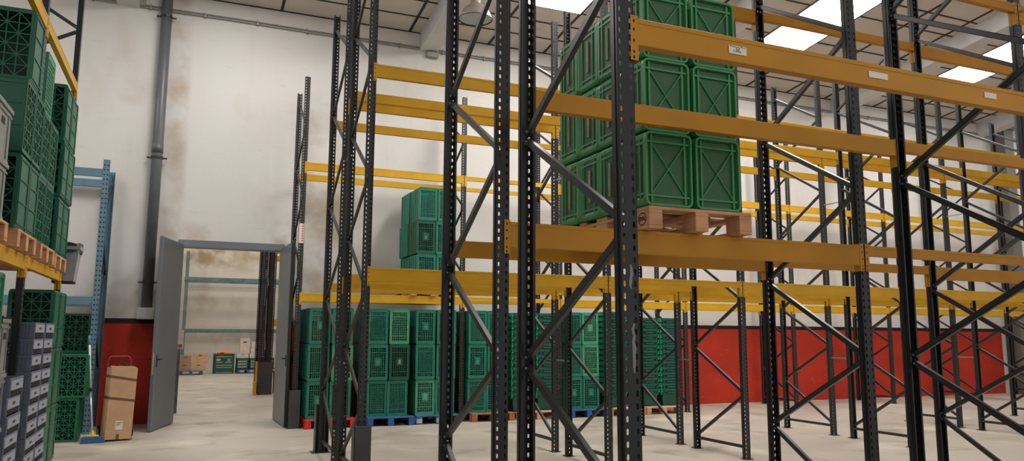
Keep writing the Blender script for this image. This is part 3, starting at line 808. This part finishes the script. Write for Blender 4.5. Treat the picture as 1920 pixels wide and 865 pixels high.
for y, nm in ((6.3, 'nearest'), (7.39, 'second'), (8.47, 'third'), (9.48, 'farthest')):
    xx = {6.3: -1.27, 7.39: -1.255, 8.47: -1.262, 9.48: -1.285}[y]
    pallet('wood', (xx-.6, y, L1+.003), 'wooden pallet on the left rack beam, %s from the camera of the four' % nm, 'pallets on the left rack', PI/2)
# grey crates on the nearest left pallet
def grey_box(w, d, h, m1='greycrate'):
    b = MB().m(m1); t = .008
    b.box(-w/2, w/2, -d/2, d/2, 0, t)
    for s in (-1, 1):
        b.box(min(s*w/2, s*(w/2-t)), max(s*w/2, s*(w/2-t)), -d/2, d/2, 0, h); b.box(-w/2, w/2, min(s*d/2, s*(d/2-t)), max(s*d/2, s*(d/2-t)), 0, h)
    for z0, z1, e in ((h-.03, h, .012), (h-.07, h-.055, .008), (0, .02, .004)):
        for s in (-1, 1):
            b.box(min(s*w/2, s*(w/2+e)), max(s*w/2, s*(w/2+e)), -d/2-e, d/2+e, z0, z1); b.box(-w/2-e, w/2+e, min(s*d/2, s*(d/2+e)), max(s*d/2, s*(d/2+e)), z0, z1)
    for s in (-1, 1):
        for y in (-d*.3, d*.3): b.box(min(s*w/2, s*(w/2+.008)), max(s*w/2, s*(w/2+.008)), y-.008, y+.008, .02, h-.06)
    b.m('dark'); b.box(w/2+.001, w/2+.003, -.05, .05, h*.62, h*.74); b.box(-.05, .05, -d/2-.003, -d/2-.001, h*.62, h*.74)
    return b.mesh('storage_crate')
gb = grey_box(.56, .50, .405)
for j in range(2):
    tag(link('storage_crate', gb, None, (-1.27-.292, 6.28, L1+.147+.41*j)), 'grey storage crate, %s one at the left edge on the nearest left pallet' % ('lower', 'upper')[j], 'crate', 'grey storage crates on the left rack')
gb2 = grey_box(.55, .28, .40)
for j in range(4):
    tag(link('storage_crate', gb2, None, (-1.225-.285, 6.72, .402*j)), 'light grey crate, %s from the floor in the narrow stack at the left edge' % ORD[j+1], 'crate', 'light grey crates at the left edge')
for j in range(3):
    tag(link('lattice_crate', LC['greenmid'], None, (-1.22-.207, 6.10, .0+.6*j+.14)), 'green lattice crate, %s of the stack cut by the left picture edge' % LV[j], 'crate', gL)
pallet('wood', (-1.22-.6, 6.30, 0), 'wooden pallet under the green crates cut by the left picture edge', 'pallets on the left rack', PI/2)
# label bins
def label_bin(w=.40, d=.515, h=.143):
    b = MB().m('greyblue'); t = .006
    b.box(-w, 0, -d/2, d/2, 0, t)
    b.box(-w, 0, -d/2, -d/2+t, 0, h); b.box(-w, 0, d/2-t, d/2, 0, h); b.box(-w, -w+t, -d/2, d/2, 0, h); b.box(-t, 0, -d/2, d/2, 0, h)
    for s in (-1, 1):
        b.box(-w, .006, min(s*d/2, s*(d/2+.006)), max(s*d/2, s*(d/2+.006)), h-.022, h)
        for k in range(6): x = -.03-k*.024; b.box(x-.004, x+.004, min(s*d/2, s*(d/2+.005)), max(s*d/2, s*(d/2+.005)), .015, h-.022)
        b.box(-w+.01, -.18, min(s*d/2, s*(d/2+.004)), max(s*d/2, s*(d/2+.004)), .012, h-.03)
    b.box(-.002, .008, -d/2-.004, d/2+.004, h-.014, h); b.box(-.002, .008, -d/2, -d/2+.02, 0, h); b.box(-.002, .008, d/2-.02, d/2, 0, h)
    b.m('dark'); b.box(.0005, .002, -d/2+.03, d/2-.03, .008, .05)
    me = b.mesh('storage_bin')
    c = MB().m('binlabel'); c.box(.001, .011, -d/2+.03, d/2-.03, .052, h-.016)
    c.m('ink'); c.box(.0112, .0118, -.06, .06, .078, .10); c.m('dark')
    for k in range(5): c.box(.0118, .0122, -.05+.02*k, -.038+.02*k, .08, .098)
    return me, c.mesh('label_plate')
LB, LBL = label_bin()
def bins(x, y, nn, pit, words):
    for k in range(nn):
        o = tag(link('storage_bin', LB, None, (x+random.uniform(-.008, .008), y, pit*k+.001)), 'blue-grey bin, %s from the top in the %s' % (ORD[nn-k], words), 'bin', 'blue-grey labelled bins')
        q = link('label_plate', LBL, o); q['label'] = 'pale label plate'
bins(-1.242, 8.215, 11, .1452, 'left column of the tall bin stack')
bins(-1.242, 8.738, 11, .1452, 'right column of the tall bin stack')
bins(-1.225, 7.235, 8, .1442, 'short bin stack nearest the left edge')
# green stack beyond the bins
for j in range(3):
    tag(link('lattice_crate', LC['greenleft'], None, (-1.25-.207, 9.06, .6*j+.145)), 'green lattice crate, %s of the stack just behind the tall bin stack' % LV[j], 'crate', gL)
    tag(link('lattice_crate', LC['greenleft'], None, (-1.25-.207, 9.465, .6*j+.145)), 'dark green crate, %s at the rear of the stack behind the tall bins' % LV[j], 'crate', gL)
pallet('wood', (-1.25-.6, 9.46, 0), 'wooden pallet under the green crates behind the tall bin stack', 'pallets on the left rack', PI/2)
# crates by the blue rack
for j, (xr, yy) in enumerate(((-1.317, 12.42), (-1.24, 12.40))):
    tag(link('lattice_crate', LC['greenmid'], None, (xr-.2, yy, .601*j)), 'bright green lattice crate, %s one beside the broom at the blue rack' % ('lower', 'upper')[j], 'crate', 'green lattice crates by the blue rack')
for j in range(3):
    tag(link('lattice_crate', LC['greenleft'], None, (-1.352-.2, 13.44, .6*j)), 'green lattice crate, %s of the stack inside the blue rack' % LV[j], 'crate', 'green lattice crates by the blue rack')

# grey bin with black liner at the end of the left rack
t = empty('waste_bin', (-1.33, 10.14, 2.09), 'grey plastic bin with a black liner fixed at the end of the left rack', 'bin')
b = MB().m('binwhite')
def tap(z, w, d): return [b.bm.verts.new((sx*w/2, sy*d/2, z)) for sx, sy in ((-1, -1), (1, -1), (1, 1), (-1, 1))]
A = tap(0, .22, .22); B = tap(.36, .29, .28); b._f(A[::-1]); b.loft(A, B); C = tap(.36, .32, .31); D = tap(.40, .32, .31); b.loft(B, C); b.loft(C, D); E_ = tap(.40, .28, .27); b.loft(D, E_); G_ = tap(.02, .20, .20); b.loft(E_, G_); b._f(G_)
b.box(-.2, -.1, -.135, -.03, .30, .38)
link('body', b.mesh('body'), t)
b = MB().m('liner')
ring = []
for z, k in ((.33, .305), (.43, .315), (.445, .26), (.36, .20)):
    ring.append([b.bm.verts.new((k*.5*math.copysign(abs(math.cos(a))**.5, math.cos(a))*(1+.05*math.sin(5*a)), k*.5*math.copysign(abs(math.sin(a))**.5, math.sin(a))*(1+.04*math.cos(7*a)), z+.012*math.sin(3*a+z*30))) for a in [2*PI*q/24 for q in range(24)]])
for A_, B_ in zip(ring, ring[1:]): b.loft(A_, B_)
link('liner', b.mesh('liner', 0, True), t)
b = MB().m('liner'); b.box(-.11, .11, -.11, .11, -.025, .0); link('base', b.mesh('base', .006), t)

# ------------------------------------------------------------------ cardboard box on a red hand truck, broom
t = empty('hand_truck', (-.84, 12.62, 0), 'red tubular hand truck standing behind the tall cardboard box', 'hand truck', rz=math.radians(14))
b = MB().m('redtube')
lean = lambda z: .02+.10*z
pts = [(-.15, lean(.1), .1), (-.155, lean(1.), 1.0)]+[(-.155+.05*(1-math.cos(a)), lean(1.06), 1.05+.11*math.sin(a)) for a in (PI/8, PI/4, 3*PI/8, PI/2)]
pts += [(-p[0], p[1], p[2]) for p in reversed(pts)]
b.tube(pts, .012, 8)
for z in (.25, .6, .95): b.tube([(-.155, lean(z), z), (.155, lean(z), z)], .009, 8)
link('frame', b.mesh('frame', 0, True), t)
b = MB().m('redtube'); b.box(-.17, .17, -.24, .03, .012, .02); link('toe_plate', b.mesh('toe_plate'), t)
for s in (-1, 1):
    w = MB().m('rubber'); w.tube([(s*.18, .10, .1), (s*.225, .10, .1)], .1, 18); wo = link('wheel', w.mesh('wheel', 0), t)
    w = MB().m('alu'); w.tube([(s*.175, .10, .1), (s*.23, .10, .1)], .045, 12); link('hub', w.mesh('hub'), wo)
for sx in (-.05, .06):
    g = MB().m('rubber'); g.tube([(sx, lean(1.0), 1.0), (sx+.02, lean(1.)-.03, 1.05), (sx+.06, lean(1.)-.06, 1.02)], .016, 6); link('strap', g.mesh('strap', 0, True), t)
t = empty('cardboard_box', (-.832, 12.435, .022), 'tall brown cardboard box bound with brown tape, standing by the open door', 'box', rz=math.radians(17), ry=math.radians(1.6))
w, d, h = .345, .27, .985
b = MB().m('card'); b.box(-w/2, w/2, -d/2, d/2, 0, h); link('carton', b.mesh('carton', .004), t)
b = MB().m('card')
v = [b.bm.verts.new(p) for p in ((-w/2, -d/2, h), (w/2, -d/2, h), (w/2-.01, -.02, h+.022), (-w/2+.01, -.02, h+.03))]; b._f(v)
v = [b.bm.verts.new(p) for p in ((-w/2, d/2, h), (w/2, d/2, h), (w/2-.01, .02, h+.035), (-w/2+.01, .02, h+.02))]; b._f(v)
bmesh.ops.solidify(b.bm, geom=list(b.bm.faces), thickness=.004)
link('flap', b.mesh('flap'), t)
for za, zb in ((.87, .815), (.575, .53)):
    b = MB().m('tape'); e = .0015; tt = .018
    def seg(p, q, z0, z1):
        v = [b.bm.verts.new(x) for x in ((*p, z0-tt), (*q, z1-tt), (*q, z1+tt), (*p, z0+tt))]; b._f(v)
    c = [(-w/2-e, -d/2-e), (w/2+e, -d/2-e), (w/2+e, d/2+e), (-w/2-e, d/2+e)]
    seg(c[0], c[1], za, zb); seg(c[1], c[2], zb, zb-.05); seg(c[2], c[3], zb-.05, za); seg(c[3], c[0], za, za)
    link('tape_band', b.mesh('tape_band'), t)
b = MB().m('tape'); b.box(-.03, .01, -d/2-.0015, -d/2-.0003, 0, .075); link('tape_strip', b.mesh('tape_strip'), t)
b = MB().m('paper'); b.box(-.05, .045, -d/2-.0018, -d/2-.0003, .135, .255); b.m('ink')
for k, (a, c_) in enumerate(((.225, .235), (.205, .214), (.19, .196))): b.box(-.04, .035-.02*k, -d/2-.0022, -d/2-.0016, a, c_)
o = link('shipping_label', b.mesh('shipping_label'), t); o['label'] = 'white shipping label'
t = empty('broom', (-1.10, 12.22, 0), 'push broom with blue bristles and white handle leaning by the blue rack', 'broom', rz=math.radians(8))
b = MB().m('bluebristle')
A = [b.bm.verts.new((x, y, 0.)) for x, y in ((-.155, -.055), (.165, -.055), (.15, .05), (-.14, .05))]
B = [b.bm.verts.new((x, y, .085)) for x, y in ((-.12, -.02), (.12, -.02), (.12, .025), (-.12, .025))]
b._f(A[::-1]); b.loft(A, B); b._f(B); link('bristles', b.mesh('bristles', .004), t)
b = MB().m('broomyellow'); b.box(-.075, .075, -.018, .028, .085, .105); b.tube([(0, .005, .1), (-.005, .03, .16)], .018, 8); link('head', b.mesh('head', .003), t)
b = MB().m('alu'); b.tube([(-.004, .02, .13), (-.055, .22, .68)], .0135, 8); link('lower_handle', b.mesh('lower_handle', 0, True), t)
b = MB().m('liner'); b.tube([(-.055, .22, .68), (-.058, .235, .73)], .016, 8); link('joint', b.mesh('joint', 0, True), t)
b = MB().m('white'); b.tube([(-.058, .235, .73), (-.105, .43, 1.33)], .0135, 8); link('upper_handle', b.mesh('upper_handle', 0, True), t)
b = MB().m('bluesteel'); b.tube([(-.105, .43, 1.33), (-.115, .47, 1.46)], .015, 8); link('grip', b.mesh('grip', 0, True), t)
bpy.data.objects['broom']

# ------------------------------------------------------------------ ceiling lamp
t = empty('high_bay_lamp', (4.235, 11.7, 6.82), 'bell shaped aluminium lamp hanging under the concrete ceiling beam', 'lamp')
b = MB().m('lampout'); b.lathe([(.285, 0), (.285, .012), (.272, .05), (.245, .12), (.20, .19), (.15, .235), (.10, .26), (.085, .30), (.082, .42), (.0, .43)], 40); link('shade', b.mesh('shade', 0, True), t)
b = MB().m('lampin'); b.lathe([(.275, .012), (.0, .012)], 40); link('lens', b.mesh('lens'), t)
b = MB().m('rubber'); b.tube([(.285*math.cos(2*PI*k/40), .285*math.sin(2*PI*k/40), .006) for k in range(41)], .007, 6); link('rim', b.mesh('rim'), t)
b = MB().m('steelgrey'); b.tube([(0, 0, .42), (0, 0, .70)], .018, 8); link('hanger', b.mesh('hanger'), t)

# ------------------------------------------------------------------ room beyond the doorway
b = MB().m('wallfar'); b.box(-6.5, 26, 33, 33.2, 0, 8); struct('wall_far', b.mesh('wall_far'))
b = MB().m('plaster'); b.box(-6.7, -6.5, 14.7, 33, 0, 8); struct('wall_side', b.mesh('wall_side'))
b = MB().m('ceil'); b.box(-6.5, 14, WALL+.25, 33, 7.7, 7.8); struct('ceiling_far', b.mesh('ceiling_far'))
for k, y in enumerate((18., 22.5, 27., 31.)):  # unseen glowing panels added to light the far room
    b = MB().m('farfill'); b.box(-3, 7, y-.6, y+.6, 7.66, 7.69); struct('window_and_fill_%d' % (20+k), b.mesh('window_and_fill'))
# teal shelf rack along the far wall
rS = empty('pallet_rack', (-.1, 31.6, 0), 'pale teal rack along the far wall seen through the doorway', 'rack')
b = MB().m('bluepale')
for x in (.02, 9.0):
    for y in (0, 1.):
        b = MB().m('bluepale'); b.box(x-.06, x+.06, y-.05, y+.05, 0, 4.6); link('upright', b.mesh('upright'), rS)
for z in (3.62, 1.66):
    for y in (-.03, 1.03):
        b = MB().m('bluepale'); b.box(-.06, 8.94, y-.03, y+.03, z-.15, z); link('beam', b.mesh('beam', .006), rS)
# dark rack just inside
rK = empty('pallet_rack', (1.86, 20.3, 0), 'dark upright rack with yellow beams seen through the doorway', 'rack')
for x, w in ((-.10, .11), (.11, .13)):
    me = upright_mesh(5.6, 'steel', w, .09)
    link('upright', me, rK, (x, 0, 0)); link('upright', me, rK, (x, 1.0, 0), (0, 0, PI))
for k in range(6): put_brace(rK, (.0, .03 if k % 2 else .97, .3+.8*k), (.0, .97 if k % 2 else .03, 1.1+.8*k), 'steelgrey')
for z, y in ((3.68, 0), (3.42+.15, 1.), (1.86, 0.), (1.84, 1.)):
    b = MB().m('yellow'); b.box(.17, 2.8, y-.03, y+.03, z-.15, z); link('beam', b.mesh('beam', .004), rK)
b = MB().m('guard'); b.box(-.15, .18, -.09, -.075, 0, .80); b.box(-.165, -.15, -.09, .12, 0, .80); b.box(.18, .195, -.09, .12, 0, .80); link('column_guard', b.mesh('column_guard'), rK)
b = MB().m('yellow'); b.box(1.63, 1.675, 20.1, 20.145, 0, .82); b.box(1.60, 1.70, 20.08, 20.18, 0, .02); b.box(1.62, 1.67, 20.16, 20.5, .02, .3)
tag(link('guard_post', b.mesh('guard_post')), 'yellow guard post at the foot of the rack beyond the doorway', 'post')
# goods on the far floor
def carton(w, d, h, m1):
    b = MB().m(m1); b.box(-w/2, w/2, -d/2, d/2, 0, h); b.m('dark'); b.box(-.06, .06, -d/2-.002, -d/2-.0005, h*.72, h*.80)
    b.m('tape'); b.box(-w/2, w/2, -.02, .02, h-.0005, h+.001)
    return b.mesh('carton', 0)
pallet('blue', (.25, 30.88, 0), 'blue pallet under the left brown cartons beyond the doorway', 'pallets beyond the doorway')
for i, (x, z, w, h, wd) in enumerate(((.03, .146, .42, .26, 'lower left'), (.50, .146, .5, .26, 'lower right'), (.05, .408, .4, .28, 'upper left'), (.55, .408, .46, .36, 'upper right, tallest'))):
    tag(link('carton', carton(w, .5, h, ('carddark', 'card')[i % 2]), None, (x, 30.7+(.12 if i > 1 else 0), z)), 'brown carton, %s of the four on the blue pallet beyond the doorway' % wd, 'box', 'cartons beyond the doorway')
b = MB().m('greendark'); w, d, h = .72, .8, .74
b.box(-w/2, w/2, -d/2, d/2, .0, .05)
for s in (-1, 1):
    b.box(min(s*w/2, s*(w/2-.03)), max(s*w/2, s*(w/2-.03)), -d/2, d/2, .05, h); b.box(-w/2, w/2, min(s*d/2, s*(d/2-.03)), max(s*d/2, s*(d/2-.03)), .05, h)
b.box(-w/2-.01, w/2+.01, -d/2-.012, -d/2, h-.05, h)
t = empty('bulk_bin', (1.38, 31.4, 0), 'dark green bulk bin with printed side and oranges on top, beyond the doorway', 'bin')
link('body', b.mesh('body', .005), t)
b = MB().m('printwhite')
for k, (x0, x1, z0, z1) in enumerate(((-.27, .28, .62, .635), (-.27, -.12, .48, .54), (.13, .22, .46, .55), (-.27, -.05, .41, .43), (.05, .28, .41, .43), (-.27, .30, .30, .318), (-.27, .30, .22, .235), (-.27, .3, .04, .055))): b.box(x0, x1, -d/2-.004, -d/2-.0005, z0, z1)
b.m('printred'); b.box(-.2, .0, -d/2-.005, -d/2-.0005, .64, .68); b.box(-.26, -.14, -d/2-.0055, -d/2-.004, .56, .59); b.box(.14, .21, -d/2-.0055, -d/2-.004, .48, .53)
link('print', b.mesh('print'), t)
b = MB().m('fruit'); random.seed(3)
for k in range(90):
    x, y = random.uniform(-.3, .3), random.uniform(-.33, .33); z = .70+.10*(1-(x/.34)**2)*random.uniform(.4, 1)
    bmesh.ops.create_icosphere(b.bm, subdivisions=1, radius=.045, matrix=Matrix.Translation((x, y, z)))
tag(link('oranges', b.mesh('oranges', 0, True), None, (1.38, 31.4, 0)), 'heap of oranges in the green bulk bin beyond the doorway', 'fruit', kind='stuff')
pallet('blue', (2.25, 31.5, 0), 'blue pallet under the small green crates beyond the doorway', 'pallets beyond the doorway')
def veg_crate():
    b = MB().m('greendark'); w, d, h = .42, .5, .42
    b.box(-w/2, w/2, -d/2, d/2, 0, .02)
    for s in (-1, 1): b.box(min(s*w/2, s*(w/2-.02)), max(s*w/2, s*(w/2-.02)), -d/2, d/2, 0, h); b.box(-w/2, w/2, min(s*d/2, s*(d/2-.02)), max(s*d/2, s*(d/2-.02)), 0, h)
    b.m('printwhite')
    for z in (.10, .20, .30):
        for k in range(5): b.box(-.15+.065*k, -.105+.065*k, -d/2-.003, -d/2-.0005, z-.025, z+.025)
    return b.mesh('vegetable_crate')
vc = veg_crate()
for x, wd in ((2.04, 'left'), (2.50, 'middle'), (2.98, 'right, partly behind the dark rack')):
    tag(link('vegetable_crate', vc, None, (x, 31.3, .146)), 'small green crate with pale slots, %s, beyond the doorway' % wd, 'crate', 'small crates beyond the doorway')
for i, (x, z, w, h, wd) in enumerate(((2.04, .57, .42, .17, 'lowest left'), (2.5, .57, .42, .17, 'lowest right'), (2.10, .745, .34, .56, 'tallest, upper left'), (2.52, .745, .40, .19, 'middle right'), (2.54, .94, .40, .24, 'top right'))):
    tag(link('carton', carton(w, .42, h, 'whitebox'), None, (x, 31.3, z)), 'white carton, %s of the pile on green crates beyond the doorway' % wd, 'box', 'cartons beyond the doorway')
pallet('blue', (3.6, 31.5, 0), 'blue pallet under the orange carton at the right of the doorway view', 'pallets beyond the doorway')
tag(link('carton', carton(.6, .5, .44, 'card'), None, (3.6, 31.3, .146)), 'orange brown carton at the right of the doorway view', 'box', 'cartons beyond the doorway')
b = MB().m('bluepallet'); b.box(-.1, .1, -.1, .1, 0, .1); tag(link('carton', b.mesh('carton', .004), None, (3.55, 31.3, .588)), 'small blue box on top of the orange brown carton', 'box')
t = empty('side_table', (2.28, 20.45, 0), 'low white topped table beside the dark rack beyond the doorway', 'table')
b = MB().m('white'); b.box(-.17, .45, -.25, .25, .55, .60); link('table_top', b.mesh('table_top', .005), t)
for x in (-.14, .42):
    for y in (-.22, .22): b = MB().m('rubber'); b.box(x-.02, x+.02, y-.02, y+.02, 0, .55); link('leg', b.mesh('leg'), t)
t = empty('notice_board', (-.085, 16.2, 1.2), 'white board with red mark just inside the doorway at left', 'sign')
b = MB().m('white'); b.box(-.07, .055, -.02, .02, 0, .36); link('panel', b.mesh('panel', .004), t)
b = MB().m('signred'); b.box(-.03, .03, -.024, -.0205, .03, .09); link('red_mark', b.mesh('red_mark'), t)
b = MB().m('bluepale'); b.box(-.1, .01, -.03, .03, -1.2, 0); link('post', b.mesh('post'), t)
# dim goods past the right end of the red wall
b = MB().m('carddark'); 
for k, (x, z, w, h) in enumerate(((21.75, 0, .7, .62), (21.7, .622, .6, .5), (22.5, 0, .7, .9))):
    tag(link('carton', carton(w, .6, h, 'carddark'), None, (x, 13.95, z)), 'dark carton past the right end of the red wall, %s' % ('bottom of the pair', 'top of the pair', 'tall one')[k], 'box', 'cartons past the red wall')

# ------------------------------------------------------------------ light
w = bpy.data.worlds.new('world'); SC.world = w; w.use_nodes = True
bg = w.node_tree.nodes['Background']; bg.inputs[0].default_value = (1., .97, .94, 1); bg.inputs[1].default_value = .62
SC.view_settings.view_transform = 'Standard'; SC.view_settings.look = 'None'; SC.view_settings.gamma = 1.
SC.view_settings.use_curve_mapping = False; SC.view_settings.exposure = .28
SC.cycles.max_bounces = 6; SC.cycles.diffuse_bounces = 4; SC.cycles.caustics_reflective = False; SC.cycles.caustics_refractive = False
